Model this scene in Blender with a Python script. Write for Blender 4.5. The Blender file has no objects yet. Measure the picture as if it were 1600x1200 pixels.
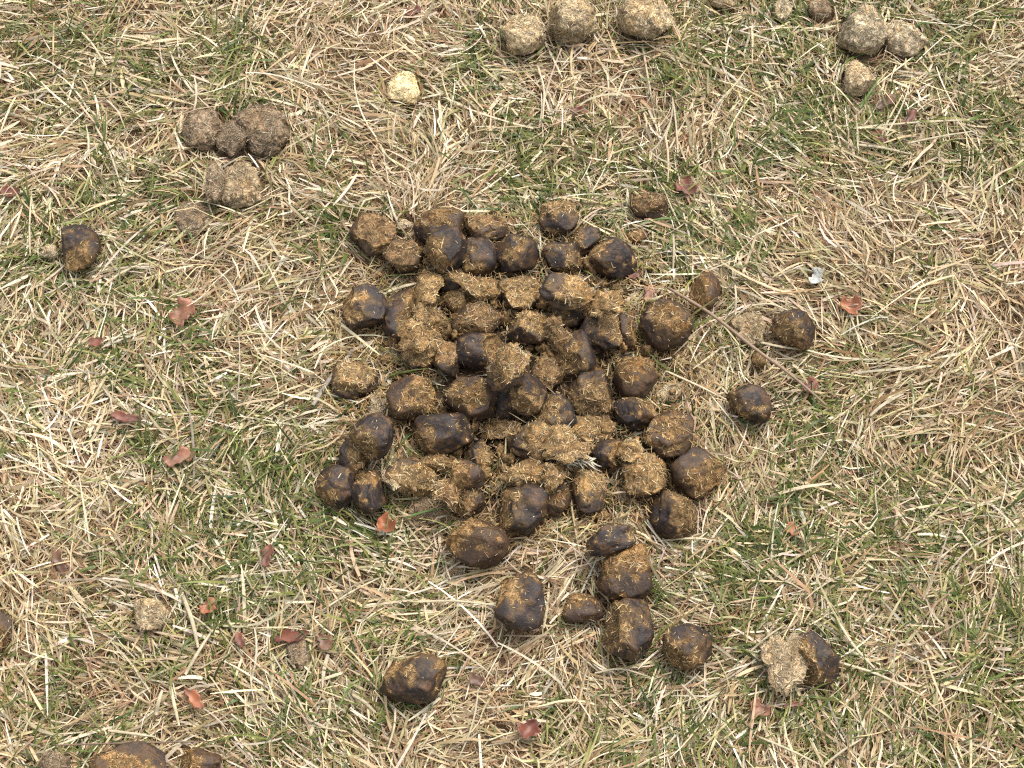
import bpy, bmesh, math
import numpy as np
from mathutils import Vector

SC = bpy.context.scene
COL = SC.collection

# ------------------------------------------------------------------ camera
DIST, TILT, HFOV = 1.60, math.radians(22.0), math.radians(36.4)
cam_d = bpy.data.cameras.new('camera')
cam_d.sensor_fit = 'HORIZONTAL'
cam_d.angle = HFOV
cam_d.clip_start, cam_d.clip_end = 0.02, 500.0
cam = bpy.data.objects.new('camera', cam_d)
cam.location = (0.0, -DIST * math.sin(TILT), DIST * math.cos(TILT))
cam.rotation_euler = (TILT, 0, 0)
COL.objects.link(cam)
SC.camera = cam

# ------------------------------------------------------------------ sky and sun (bright, thinly overcast)
SUN_EL, SUN_AZ = math.radians(56), math.radians(32)      # azimuth from +Y towards +X
world = bpy.data.worlds.new('World')
SC.world = world
world.use_nodes = True
wn, wl = world.node_tree.nodes, world.node_tree.links
sky = wn.new('ShaderNodeTexSky')
sky.sky_type = 'NISHITA'
sky.sun_disc = False
sky.sun_elevation, sky.sun_rotation = SUN_EL, SUN_AZ
sky.air_density, sky.dust_density, sky.ozone_density = 1.0, 4.0, 1.0
hs = wn.new('ShaderNodeHueSaturation')
hs.inputs['Saturation'].default_value = 0.35            # veil of thin cloud
wl.new(sky.outputs[0], hs.inputs['Color'])
wl.new(hs.outputs[0], wn['Background'].inputs[0])
wn['Background'].inputs[1].default_value = 0.15
sun_d = bpy.data.lights.new('sun', 'SUN')
sun_d.energy, sun_d.angle, sun_d.color = 1.2, math.radians(25), (1.0, 0.94, 0.85)
sun = bpy.data.objects.new('sun', sun_d)
sdir = Vector((math.sin(SUN_AZ) * math.cos(SUN_EL), math.cos(SUN_AZ) * math.cos(SUN_EL), math.sin(SUN_EL)))
sun.rotation_euler = sdir.to_track_quat('Z', 'Y').to_euler()
sun.location = sdir * 5
COL.objects.link(sun)
SC.view_settings.view_transform = 'Standard'
SC.view_settings.look = 'None'
SC.view_settings.gamma = 1
SC.view_settings.use_curve_mapping = False
SC.view_settings.exposure = 1.06
SC.render.engine = 'CYCLES'
SC.cycles.use_denoising = False
SC.cycles.max_bounces = 6
SC.cycles.filter_width = 1.2

# ------------------------------------------------------------------ helpers
TH = math.tan(HFOV / 2)
CAM = np.array(cam.location)
FW = np.array((0, math.sin(TILT), -math.cos(TILT)))
UP = np.array((0, math.cos(TILT), math.sin(TILT)))


def ray(px, py):
    d = FW + np.array((1.0, 0, 0)) * ((px - 800) / 800 * TH) + UP * ((600 - py) / 800 * TH)
    return d


def on_plane(px, py, z=0.0):
    d = ray(px, py)
    return CAM + d * ((z - CAM[2]) / d[2])


def mm_per_px(py):                     # metres per photograph pixel at the ground there
    d = ray(800, py)
    return (-CAM[2] / d[2]) * TH / 800


def _hash(ix, iy, iz, seed):
    h = (ix.astype(np.int64) * 374761393 + iy.astype(np.int64) * 668265263 + iz.astype(np.int64) * 2147483647 + seed * 974711) & 0xffffffff
    h = ((h ^ (h >> 13)) * 1274126177) & 0xffffffff
    h = ((h ^ (h >> 16)) * 2246822519) & 0xffffffff
    return ((h ^ (h >> 15)) & 0xffff) / 65535.0 * 2 - 1


def noise(p, seed=0):
    p = np.asarray(p, float)
    i = np.floor(p).astype(np.int64)
    f = p - i
    f = f * f * f * (f * (f * 6 - 15) + 10)
    out = 0
    for dx in (0, 1):
        for dy in (0, 1):
            for dz in (0, 1):
                w = (f[:, 0] if dx else 1 - f[:, 0]) * (f[:, 1] if dy else 1 - f[:, 1]) * (f[:, 2] if dz else 1 - f[:, 2])
                out = out + w * _hash(i[:, 0] + dx, i[:, 1] + dy, i[:, 2] + dz, seed)
    return out


def fbm(p, seed=0, octs=3):
    s, a = 0, 1.0
    for k in range(octs):
        s = s + a * noise(p * 2.03 ** k + 17.3 * k, seed + k)
        a *= 0.5
    return s


def sstep(a, b, x):
    t = np.clip((x - a) / (b - a), 0, 1)
    return t * t * (3 - 2 * t)


def mesh_obj(name, verts, faces, mat, parent=None, cols=None, smooth=True):
    """faces: (n,3) or (n,4) int array; cols: per-vertex rgb (its own colour)"""
    me = bpy.data.meshes.new(name)
    verts = np.asarray(verts, np.float32)
    faces = np.asarray(faces, np.int32)
    nv, nf, k = len(verts), len(faces), faces.shape[1]
    me.vertices.add(nv)
    me.vertices.foreach_set('co', verts.ravel())
    me.loops.add(nf * k)
    me.loops.foreach_set('vertex_index', faces.ravel())
    me.polygons.add(nf)
    me.polygons.foreach_set('loop_start', np.arange(0, nf * k, k, dtype=np.int32))
    me.polygons.foreach_set('use_smooth', np.full(nf, smooth))
    me.update(calc_edges=True)
    if cols is not None:
        at = me.color_attributes.new('tint', 'FLOAT_COLOR', 'POINT')
        c4 = np.ones((nv, 4), np.float32)
        c4[:, :3] = cols
        at.data.foreach_set('color', c4.ravel())
    me.materials.append(mat)
    o = bpy.data.objects.new(name, me)
    COL.objects.link(o)
    if parent is not None:
        o.parent = parent
    return o


def tag(o, label=None, cat=None, group=None, kind=None):
    if label: o['label'] = label
    if cat: o['category'] = cat
    if group: o['group'] = group
    if kind: o['kind'] = kind
    return o


def empty(name, loc):
    o = bpy.data.objects.new(name, None)
    o.empty_display_size = 0.01
    o.location = loc
    COL.objects.link(o)
    return o


# ------------------------------------------------------------------ materials
def new_mat(name):
    m = bpy.data.materials.new(name)
    m.use_nodes = True
    nt = m.node_tree
    return m, nt.nodes, nt.links, nt.nodes['Principled BSDF'], nt.nodes['Material Output']


def tint_mix(N, L, mul_socket):
    a = N.new('ShaderNodeAttribute'); a.attribute_name = 'tint'
    mx = N.new('ShaderNodeMix'); mx.data_type = 'RGBA'; mx.blend_type = 'MULTIPLY'
    mx.inputs[0].default_value = 1.0
    L.new(a.outputs['Color'], mx.inputs[6])
    L.new(mul_socket, mx.inputs[7])
    return mx.outputs[2]


def tex_noise(N, L, scale, detail=3, rough=0.6, vec=None):
    t = N.new('ShaderNodeTexNoise')
    t.inputs['Scale'].default_value = scale
    t.inputs['Detail'].default_value = detail
    t.inputs['Roughness'].default_value = rough
    if vec is not None: L.new(vec, t.inputs['Vector'])
    return t


def ramp(N, L, fac, stops):
    r = N.new('ShaderNodeValToRGB')
    e = r.color_ramp.elements
    while len(e) < len(stops): e.new(0.5)
    for k, (p, c) in enumerate(stops):
        e[k].position = p
        e[k].color = (*c, 1) if not isinstance(c, (int, float)) else (c, c, c, 1)
    L.new(fac, r.inputs[0])
    return r.outputs[0]


def blade_material(name, transl, rough):
    m, N, L, B, O = new_mat(name)
    tc = N.new('ShaderNodeTexCoord')
    n = tex_noise(N, L, 160, 3, 0.6, tc.outputs['Object'])
    f = ramp(N, L, n.outputs[0], [(0.3, 0.78), (0.7, 1.15)])
    c = tint_mix(N, L, f)
    L.new(c, B.inputs['Base Color'])
    B.inputs['Roughness'].default_value = rough
    B.inputs['Specular IOR Level'].default_value = 0.35
    tr = N.new('ShaderNodeBsdfTranslucent')
    L.new(c, tr.inputs[0])
    ms = N.new('ShaderNodeMixShader'); ms.inputs[0].default_value = transl
    L.new(B.outputs[0], ms.inputs[1]); L.new(tr.outputs[0], ms.inputs[2])
    L.new(ms.outputs[0], O.inputs[0])
    return m


M_STRAW = blade_material('dry_straw', 0.22, 0.5)
M_GREEN = blade_material('green_blade', 0.3, 0.45)

# dark dried skin of a ball
M_SKIN, N, L, B, O = new_mat('dung_skin')
tc = N.new('ShaderNodeTexCoord')
n1 = tex_noise(N, L, 420, 4, 0.7, tc.outputs['Object'])
f = ramp(N, L, n1.outputs[0], [(0.3, 0.6), (0.62, 1.15), (0.75, 2.0)])
L.new(tint_mix(N, L, f), B.inputs['Base Color'])
n2 = tex_noise(N, L, 90, 3, 0.6, tc.outputs['Object'])
L.new(ramp(N, L, n2.outputs[0], [(0.3, 0.44), (0.7, 0.68)]), B.inputs['Roughness'])
B.inputs['Specular IOR Level'].default_value = 0.38
bp = N.new('ShaderNodeBump'); bp.inputs['Strength'].default_value = 0.6; bp.inputs['Distance'].default_value = 0.0016
L.new(n1.outputs[0], bp.inputs['Height']); L.new(bp.outputs[0], B.inputs['Normal'])

# chewed-straw inside of a ball
M_CORE, N, L, B, O = new_mat('dung_fibre')
tc = N.new('ShaderNodeTexCoord')
d1 = tex_noise(N, L, 45, 2, 0.5, tc.outputs['Object'])
va = N.new('ShaderNodeVectorMath'); va.operation = 'MULTIPLY_ADD'
L.new(d1.outputs['Color'], va.inputs[0]); va.inputs[1].default_value = (0.05, 0.05, 0.05)
L.new(tc.outputs['Object'], va.inputs[2])
mp = N.new('ShaderNodeMapping'); mp.inputs['Scale'].default_value = (0.22, 1.0, 0.5)
L.new(va.outputs[0], mp.inputs[0])
n1 = tex_noise(N, L, 900, 3, 0.65, mp.outputs[0])
n2 = tex_noise(N, L, 130, 3, 0.6, tc.outputs['Object'])
mm = N.new('ShaderNodeMath'); mm.operation = 'MULTIPLY_ADD'; mm.inputs[1].default_value = 0.65
L.new(n1.outputs[0], mm.inputs[0])
m3 = N.new('ShaderNodeMath'); m3.operation = 'MULTIPLY'; m3.inputs[1].default_value = 0.35
L.new(n2.outputs[0], m3.inputs[0]); L.new(m3.outputs[0], mm.inputs[2])
f = ramp(N, L, mm.outputs[0], [(0.36, (0.22, 0.18, 0.14)), (0.5, (0.88, 0.85, 0.8)), (0.62, (1.9, 1.95, 2.1))])
L.new(tint_mix(N, L, f), B.inputs['Base Color'])
B.inputs['Roughness'].default_value = 0.75
B.inputs['Specular IOR Level'].default_value = 0.25
bp = N.new('ShaderNodeBump'); bp.inputs['Strength'].default_value = 0.9; bp.inputs['Distance'].default_value = 0.002
L.new(mm.outputs[0], bp.inputs['Height']); L.new(bp.outputs[0], B.inputs['Normal'])

M_BIT = blade_material('straw_bit', 0.1, 0.5)

M_LEAF, N, L, B, O = new_mat('withered_leaf')
tc = N.new('ShaderNodeTexCoord')
n1 = tex_noise(N, L, 130, 4, 0.65, tc.outputs['Object'])
L.new(tint_mix(N, L, ramp(N, L, n1.outputs[0], [(0.3, 0.55), (0.7, 1.3)])), B.inputs['Base Color'])
B.inputs['Roughness'].default_value = 0.5
bp = N.new('ShaderNodeBump'); bp.inputs['Strength'].default_value = 0.4; bp.inputs['Distance'].default_value = 0.001
L.new(n1.outputs[0], bp.inputs['Height']); L.new(bp.outputs[0], B.inputs['Normal'])

M_SOIL, N, L, B, O = new_mat('thatch_and_soil')
tc = N.new('ShaderNodeTexCoord')
n1 = tex_noise(N, L, 120, 6, 0.7, tc.outputs['Object'])
L.new(ramp(N, L, n1.outputs[0], [(0.3, (0.10, 0.06, 0.032)), (0.55, (0.22, 0.14, 0.075)), (0.75, (0.34, 0.25, 0.15))]), B.inputs['Base Color'])
B.inputs['Roughness'].default_value = 0.9
bp = N.new('ShaderNodeBump'); bp.inputs['Strength'].default_value = 0.8; bp.inputs['Distance'].default_value = 0.005
L.new(n1.outputs[0], bp.inputs['Height']); L.new(bp.outputs[0], B.inputs['Normal'])

# ------------------------------------------------------------------ ground: one sheet, finely undulating near, flat far away
g = np.concatenate([[-60, -25, -10, -4, -2], np.linspace(-1.2, 1.2, 121), [2, 4, 10, 25, 60]])
gx, gy = np.meshgrid(g, g, indexing='ij')
P = np.stack([gx.ravel(), gy.ravel(), np.zeros(gx.size)], 1)


def ground_z(xy):
    q = np.column_stack([xy[:, 0], xy[:, 1], np.zeros(len(xy))])
    return 0.006 * noise(q * 7, 5) + 0.003 * noise(q * 22, 6)


P[:, 2] = ground_z(P) * (np.abs(P[:, :2]).max(1) < 1.3) - 0.002
n = len(g)
ii = (np.arange(n - 1)[:, None] * n + np.arange(n - 1)[None, :]).ravel()
tag(mesh_obj('ground', P, np.stack([ii, ii + n, ii + n + 1, ii + 1], 1), M_SOIL), kind='structure')

# ------------------------------------------------------------------ the droppings
# palettes: skin colour, fibre colour, straw-bit colour
PAL = {
    'D': ((0.022, 0.0145, 0.0115), (0.200, 0.122, 0.050), (0.50, 0.355, 0.170)),  # fresh, nearly black skin
    'M': ((0.040, 0.0230, 0.0135), (0.185, 0.107, 0.041), (0.49, 0.340, 0.155)),  # fresh, brown skin
    'F': ((0.034, 0.022, 0.016), (0.250, 0.158, 0.066), (0.58, 0.420, 0.215)),    # golden torn fibre
    'B': ((0.042, 0.028, 0.019), (0.180, 0.109, 0.048), (0.47, 0.335, 0.165)),    # browner fibre
    'T': ((0.190, 0.140, 0.085), (0.400, 0.305, 0.175), (0.56, 0.45, 0.28)),     # old, bleached tan
    'G': ((0.120, 0.085, 0.056), (0.215, 0.155, 0.094), (0.36, 0.28, 0.18)),      # old, grey brown
    'P': ((0.190, 0.155, 0.105), (0.360, 0.285, 0.175), (0.52, 0.435, 0.29)),     # old, pale grey straw
    'N': ((0.190, 0.155, 0.105), (0.270, 0.200, 0.115), (0.46, 0.370, 0.22)),     # old, dull tan mat
    'Y': ((0.400, 0.320, 0.180), (0.56, 0.45, 0.24), (0.72, 0.61, 0.38)),         # pale yellow
}
DIRS = {'C': (0, 0, 1), 'L': (-1, 0, .45), 'R': (1, 0, .45), 'T': (0, 1, .45), 'B': (0, -1, .45),
        'TL': (-.75, .75, .5), 'TR': (.75, .75, .5), 'BL': (-.75, -.75, .5), 'BR': (.75, -.75, .5)}

# px, py, width, height, long-axis angle (deg, image, anticlockwise), palette, fibre side, fibre share, blockiness, raggedness, flatness, layer, label
BALLS = [
 # ---- the fresh pile, bottom layer first
 (708, 434, 48, 46, 0, 'D', 'C', .10, .2, .1, .9, 0, 'small dark ball sunk in the gap below two black balls at the pile top left'),
 (885, 492, 52, 40, 0, 'D', 'C', .15, .2, .1, .9, 0, 'dark ball mostly hidden beneath the wide golden lump near the pile top'),
 (980, 522, 36, 60, 10, 'M', 'R', .30, .3, .2, .9, 0, 'narrow brown upright ball wedged at the right inside of the pile'),
 (790, 630, 44, 52, 0, 'D', 'R', .20, .2, .1, .9, 0, 'dark ball peeking out between two larger balls in the pile centre'),
 (854, 584, 44, 62, 5, 'B', 'C', .85, .3, .8, .9, 0, 'narrow fibrous piece sunk in the middle of the pile'),
 (750, 716, 44, 58, 0, 'D', 'R', .35, .3, .3, .9, 0, 'small dark ball half hidden above the crumbling twin ball'),
 (868, 780, 48, 52, 0, 'M', 'C', .45, .2, .3, .9, 0, 'reddish brown ball tucked beside the square black block'),
 (918, 676, 84, 62, 10, 'F', 'C', 1, .3, 1.2, .5, 0, 'flattened golden mat of fibres in the lower middle of the pile'),
 (660, 548, 64, 62, 40, 'F', 'C', .95, .3, 1.0, .8, 0, 'golden crumbled clump on the left side of the pile'),
 (682, 357, 70, 64, 0, 'M', 'C', .55, .2, .4, .9, 0, 'straw streaked ball behind the round black ball at the pile top left'),
 (758, 357, 68, 54, 0, 'B', 'T', .70, .2, .5, .9, 0, 'rough brown ball at the very top edge of the pile'),
 (582, 362, 76, 58, -38, 'B', 'C', .80, .5, .5, .9, 0, 'slanting brown fibrous lump at the upper left tip of the pile'),
 (632, 401, 58, 64, 70, 'B', 'C', .85, .5, .5, .9, 0, 'brown fibrous lump next to the slanting one at the upper left'),
 (872, 338, 62, 58, 0, 'F', 'T', .62, .1, .3, 1, 0, 'ball with a tan fibrous top and black underside above the pile'),
 (808, 397, 62, 68, 0, 'D', 'C', .22, .2, .15, .95, 0, 'oval dark ball with a straw patch on top at the pile top'),
 (912, 376, 56, 40, 38, 'D', 'L', .35, .2, .2, .9, 0, 'slim dark slanting ball leaning on its neighbour at the pile top right'),
 (882, 403, 60, 48, 15, 'D', 'BR', .22, .2, .2, .95, 0, 'dark ball left of the smooth black one at the pile top right'),
 (954, 405, 66, 58, 0, 'D', 'L', .17, .15, 0, 1, 0, 'smooth round black ball at the upper right of the pile'),
 (566, 484, 72, 66, 0, 'D', 'L', .42, .2, .25, .95, 0, 'dark ball with fibrous left cheek at the left edge of the pile'),
 (626, 496, 58, 78, 0, 'D', 'R', .35, .3, .3, .95, 0, 'tall dark knobbly ball with a straw edge on the left of the pile'),
 (670, 500, 48, 50, 0, 'F', 'C', 1, .3, 1.2, .9, 0, 'torn golden scrap beside the tall knobbly ball'),
 (766, 450, 76, 48, 5, 'F', 'C', .90, .3, 1.0, .9, 0, 'loose golden lump below the oval dark ball'),
 (748, 500, 84, 54, 14, 'B', 'C', .85, .5, .5, .9, 0, 'brown fibrous roll lying in the upper left of the pile'),
 (938, 512, 60, 78, -12, 'D', 'TR', .48, .3, .6, .9, 0, 'ball with golden shredded top and dark lower side right of pile centre'),
 (1040, 506, 76, 76, 0, 'M', 'C', .42, .25, .25, .95, 0, 'big brown ball flecked with straw on the right edge of the pile'),
 (552, 592, 76, 58, -10, 'F', 'C', .90, .6, .35, .9, 0, 'golden brick shaped lump at the far left of the pile'),
 (592, 636, 40, 54, 10, 'P', 'C', 1, .3, .9, .7, 0, 'small pale fibrous scrap right of the golden brick shaped lump'),
 (644, 622, 78, 74, 0, 'M', 'R', .62, .25, .35, .95, 0, 'golden brown ball with a dark stripe down its left half'),
 (700, 560, 42, 58, 0, 'B', 'T', .55, .3, .5, .9, 0, 'slim fibrous ball squeezed left of the dark ball in the pile centre'),
 (738, 624, 80, 72, -20, 'M', 'C', .52, .2, .4, .95, 0, 'broad mottled brown ball below the pile centre'),
 (822, 615, 52, 68, 0, 'D', 'B', .30, .2, .2, .95, 0, 'upright dark ball in the centre of the pile below the broken one'),
 (992, 586, 68, 70, 0, 'M', 'T', .50, .2, .4, .95, 0, 'brown ball with a rough crest on the right side of the pile'),
 (990, 643, 66, 54, -5, 'D', 'TR', .28, .25, .2, .95, 0, 'dark low ball with pale curls on the right side of the pile'),
 (1044, 680, 76, 80, -30, 'M', 'C', .45, .25, .35, .95, 0, 'large mottled brown ball on the lower right edge of the pile'),
 (690, 679, 86, 68, 0, 'D', 'BL', .14, .3, .05, .95, 0, 'large smooth purplish black ball in the lower left of the pile'),
 (552, 706, 56, 52, -30, 'D', 'R', .50, .3, .5, .9, 0, 'dark broken ball under the smooth black ball on the left'),
 (866, 652, 62, 62, 0, 'D', 'L', .50, .2, .5, .95, 0, 'half fibrous half dark ball just below the pile centre'),
 (842, 692, 76, 70, 0, 'F', 'C', .95, .3, .9, .8, 0, 'large golden clump of loose fibres in the lower middle of the pile'),
 (950, 711, 50, 48, 0, 'D', 'R', .35, .2, .3, .95, 0, 'small dark ball with amber right side beside the white straw tuft'),
 (830, 742, 94, 46, -4, 'F', 'C', 1, .4, 1.0, .8, 0, 'long flaky golden piece above the square black block'),
 (1014, 740, 74, 72, 0, 'F', 'C', .92, .3, .8, .9, 0, 'shaggy golden ball at the lower right of the pile'),
 (646, 745, 78, 58, -8, 'F', 'BR', .75, .55, .4, .9, 0, 'golden block of curled fibres with a dark corner at the lower left'),
 (734, 786, 60, 54, 20, 'B', 'L', .65, .3, .5, .95, 0, 'crumbling fibrous ball under the dark capped one at the lower left'),
 (522, 758, 54, 60, -10, 'D', 'BL', .20, .35, .1, .95, 0, 'dark blocky ball at the lower left corner of the pile'),
 (578, 771, 52, 60, 0, 'D', 'T', .06, .15, 0, 1, 0, 'smooth black egg shaped ball at the lower left of the pile'),
 (560, 743, 28, 20, 0, 'F', 'C', 1, .2, .8, .9, 0, 'tiny golden crumb between the two black balls at the lower left'),
 (812, 800, 80, 74, -8, 'D', 'L', .30, .9, .2, .9, 0, 'square dark block with a straw seam on its left'),
 (919, 766, 50, 80, 5, 'F', 'T', .72, .6, .4, .95, 0, 'upright golden cylinder with a dark lower end'),
 (1092, 738, 78, 62, 28, 'M', 'BR', .40, .35, .2, .95, 0, 'smooth brown egg shaped ball at the right corner of the pile'),
 (1053, 806, 80, 76, -15, 'D', 'R', .58, .35, .6, .95, 0, 'ball split into a dark left half and shaggy right half'),
 (942, 806, 24, 22, 0, 'F', 'C', 1, .2, .8, .9, 0, 'tiny golden crumb above the smooth black oval'),
 (746, 846, 84, 78, -30, 'M', 'TL', .48, .25, .25, .95, 0, 'large two toned ball at the bottom tip of the pile, dark right side'),
 # ---- the fresh pile, upper layer
 (694, 387, 68, 68, 0, 'D', 'BL', .22, .1, .05, 1, 1, 'round black ball perched at the upper left of the pile'),
 (748, 402, 56, 62, 0, 'D', 'BL', .16, .2, .1, 1, 1, 'black upright ball with a straw wisp at its left in the pile top'),
 (666, 456, 40, 62, 30, 'F', 'C', 1, .5, 1.0, .6, 1, 'torn tan flake standing up at the upper left of the pile'),
 (712, 470, 40, 42, 0, 'F', 'C', 1, .2, .7, .95, 1, 'small golden knob in the upper left of the pile'),
 (817, 459, 62, 56, 10, 'F', 'C', .85, .25, .5, .95, 1, 'golden ball in the upper middle of the pile'),
 (888, 453, 86, 58, -8, 'F', 'R', .68, .35, .5, .95, 1, 'wide golden lump with a dark patch near the pile top right'),
 (834, 511, 76, 60, 10, 'F', 'T', .72, .3, .5, .95, 1, 'three cornered golden ball with a dark base above the pile centre'),
 (748, 547, 78, 62, -12, 'D', 'R', .28, .2, .2, .95, 1, 'dark domed ball with a torn right rim left of the pile centre'),
 (790, 582, 62, 58, 20, 'B', 'C', .70, .2, .9, .9, 1, 'broken hollow ball with a fibrous rim at the pile centre'),
 (896, 554, 66, 78, 5, 'D', 'BL', .30, .2, .15, .95, 1, 'dark pointed ball with a straw patch right of the pile centre'),
 (924, 614, 72, 76, 0, 'D', 'B', .45, .15, .3, .95, 1, 'round straw ringed ball lower right of the pile centre'),
 (580, 680, 62, 64, 0, 'D', 'BL', .25, .15, .1, 1, 1, 'smooth black ball riding on a broken one at the left of the pile'),
 (686, 722, 48, 26, -12, 'F', 'C', 1, .3, .6, .9, 1, 'small tan finger of fibre below the large smooth black ball'),
 (728, 744, 56, 50, -20, 'M', 'L', .50, .2, .4, .95, 1, 'brown capped ball with a fibrous left side in the lower left'),
 (668, 452, 50, 66, 24, 'F', 'C', 1, .3, .6, .16, 1, 'torn tan sheet folded over the upper left of the pile'),
 (735, 446, 66, 30, -20, 'F', 'C', 1, .3, .6, .18, 1, 'thin golden flap below the black balls of the pile top'),
 (796, 566, 56, 62, 30, 'F', 'C', 1, .3, .6, .15, 1, 'curled golden rim lying across the pile centre'),
 (650, 526, 54, 48, 30, 'F', 'C', 1, .3, .6, .18, 1, 'golden flap under the tall dark knobbly ball'),
 (944, 474, 70, 50, -20, 'F', 'C', 1, .3, .6, .18, 1, 'shredded golden sheet above the pile right of the wide lump'),
 (880, 700, 72, 52, 20, 'F', 'C', 1, .3, .6, .18, 1, 'tan fibrous flap left of the white straw tuft'),
 (985, 704, 56, 44, -30, 'F', 'C', 1, .3, .6, .18, 1, 'golden flap leaning on the shaggy ball at the lower right'),
 (612, 748, 22, 46, 15, 'T', 'C', 1, .3, .6, .22, 1, 'narrow pale flap left of the golden block of curled fibres'),
 (775, 672, 70, 46, 10, 'B', 'C', 1, .3, .6, .18, 1, 'brown crumbled flap below the broad mottled brown ball'),
 (700, 768, 50, 44, -30, 'B', 'C', 1, .3, .6, .2, 1, 'brown flap left of the crumbling fibrous ball'),
 (868, 520, 40, 56, 10, 'B', 'C', 1, .3, .6, .2, 1, 'brown torn flap right of the three cornered golden ball'),
 (866, 742, 44, 40, 40, 'F', 'C', 1, .3, .6, .2, 1, 'small golden flap at the right end of the long flaky piece'),
 # ---- stragglers below the pile
 (975, 894, 80, 84, -15, 'M', 'T', .52, .25, .3, .95, 0, 'big ball with fibrous top and dark base under the smooth black oval'),
 (953, 842, 68, 46, 12, 'D', 'TR', .05, .4, 0, .9, 1, 'smooth black oval just below the pile'),
 (810, 938, 78, 92, 0, 'D', 'TL', .30, .3, .3, .95, 0, 'tall dark creased ball standing below the pile on straw'),
 (908, 947, 68, 46, -8, 'M', 'TL', .48, .25, .4, .9, 0, 'small ball with tan torn top and brown rind among the lower stragglers'),
 (985, 985, 90, 92, -15, 'D', 'L', .45, .25, .35, .95, 0, 'largest lower straggler, dark rind round a straw filled face'),
 (1072, 1013, 76, 74, 15, 'D', 'BL', .36, .25, .3, .95, 0, 'dark ball with split left side, lowest right of the stragglers'),
 # ---- stragglers right of the pile
 (1102, 457, 44, 60, -10, 'M', 'L', .45, .3, .2, .95, 0, 'small ball with amber left side above the long twig'),
 (1168, 514, 58, 54, 0, 'N', 'C', 1, .3, 1.2, .52, 0, 'loose tan lump lying against the long twig'),
 (1240, 514, 64, 58, 0, 'D', 'BL', .32, .35, .2, .95, 0, 'dark domed ball, farthest right of the fresh droppings'),
 (1174, 630, 56, 62, 25, 'D', 'BL', .10, .3, .05, .95, 0, 'lone black ball right of the pile below the long twig'),
 (1185, 565, 26, 24, 0, 'F', 'C', 1, .2, .6, .9, 0, 'tiny tan crumb under the long twig'),
 (1013, 320, 60, 42, 5, 'B', 'C', .95, .5, .6, .8, 0, 'angular brown fibrous lump above the pile beside a red leaf'),
 (994, 371, 30, 26, 0, 'F', 'C', 1, .2, .6, .9, 0, 'tiny brown crumb above the smooth black ball at the upper right'),
 # ---- single fresh balls
 (125, 386, 56, 72, 4, 'D', 'B', .28, .8, .15, .95, 0, 'lone dark blocky ball at the far left of the lawn'),
 (645, 1065, 88, 74, -10, 'D', 'TL', .25, .5, .05, .95, 0, 'lone angular dark ball near the bottom edge of the photo'),
 (1272, 1029, 64, 72, 0, 'D', 'BL', .40, .35, .1, .95, 0, 'lone dark ball with amber corner touching a tan mat of fibre'),
 (1222, 1034, 64, 120, -10, 'N', 'C', 1, .3, .5, .14, 0, 'tan flattened mat of fibre beside the lone dark ball at lower right'),
 (208, 1196, 112, 76, 0, 'M', 'C', .50, .25, .3, .9, 0, 'wide brown ball cut off by the bottom edge at the left'),
 (312, 1196, 60, 46, 0, 'M', 'L', .45, .25, .3, .9, 0, 'dark ball cut off by the bottom edge right of the wide one'),
 (88, 1196, 52, 40, 0, 'G', 'C', .95, .25, .5, .8, 0, 'fibrous brown lump cut off by the bottom edge at the far left'),
 (-2, 988, 40, 64, 0, 'M', 'B', .55, .25, .3, .9, 0, 'brown ball cut off by the left edge'),
 # ---- old weathered ones
 (320, 200, 74, 70, 0, 'G', 'C', 1, .3, .5, .68, 0, 'grey brown weathered ball, left of the old cluster at upper left'),
 (360, 218, 56, 62, -10, 'G', 'C', 1, .3, .5, .68, 0, 'narrow weathered ball in the middle of the old cluster'),
 (411, 209, 84, 78, 20, 'G', 'C', 1, .5, .6, .62, 0, 'cracked weathered ball, right of the old cluster at upper left'),
 (376, 289, 74, 80, 0, 'N', 'C', 1, .35, .7, .55, 0, 'weathered pale brown ball below the old cluster'),
 (336, 286, 34, 64, 5, 'G', 'C', 1, .3, .6, .7, 0, 'thin weathered slice left of the pale brown old ball'),
 (296, 341, 58, 58, 0, 'G', 'C', 1, .4, .6, .22, 0, 'flat decayed grey dropping sunk in grass at the left'),
 (818, 58, 68, 62, 0, 'T', 'C', 1, .25, .2, .95, 0, 'round bleached tan ball, left of the three at the top edge'),
 (896, 30, 76, 72, 0, 'T', 'C', 1, .25, .25, .95, 0, 'bleached tan ball in the middle of the three at the top edge'),
 (1010, 28, 88, 74, 10, 'T', 'C', 1, .35, .25, .95, 0, 'largest bleached ball, right of the three at the top edge'),
 (1127, -2, 40, 32, 0, 'T', 'C', 1, .25, .25, .9, 0, 'small bleached ball barely showing at the top edge'),
 (1350, 52, 78, 80, 0, 'P', 'C', 1, .25, .2, .95, 0, 'large pale straw coloured ball at the upper right'),
 (1340, 122, 48, 64, 0, 'T', 'B', 1, .45, .35, .9, 0, 'small tan stub below the large pale ball at upper right'),
 (1412, 62, 62, 62, -20, 'P', 'C', 1, .35, .6, .7, 0, 'pale crumbling ball overgrown by grass at the upper right'),
 (1222, 18, 34, 38, 0, 'P', 'C', 1, .25, .4, .9, 0, 'small pale ball behind grass at the top edge'),
 (1283, 18, 46, 40, 0, 'G', 'C', 1, .25, .4, .9, 0, 'greyish ball behind grass at the top edge'),
 (630, 138, 54, 56, 0, 'Y', 'C', 1, .25, .5, .6, 0, 'pale yellow crumbly ball alone at the upper middle'),
 (236, 958, 56, 52, 0, 'T', 'C', 1, .3, .2, .6, 0, 'pale tan round disc of dung at the lower left'),
 (468, 1022, 34, 44, 20, 'G', 'C', 1, .3, .6, .6, 0, 'small grey fibrous lump under the dark red leaf'),
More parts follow.
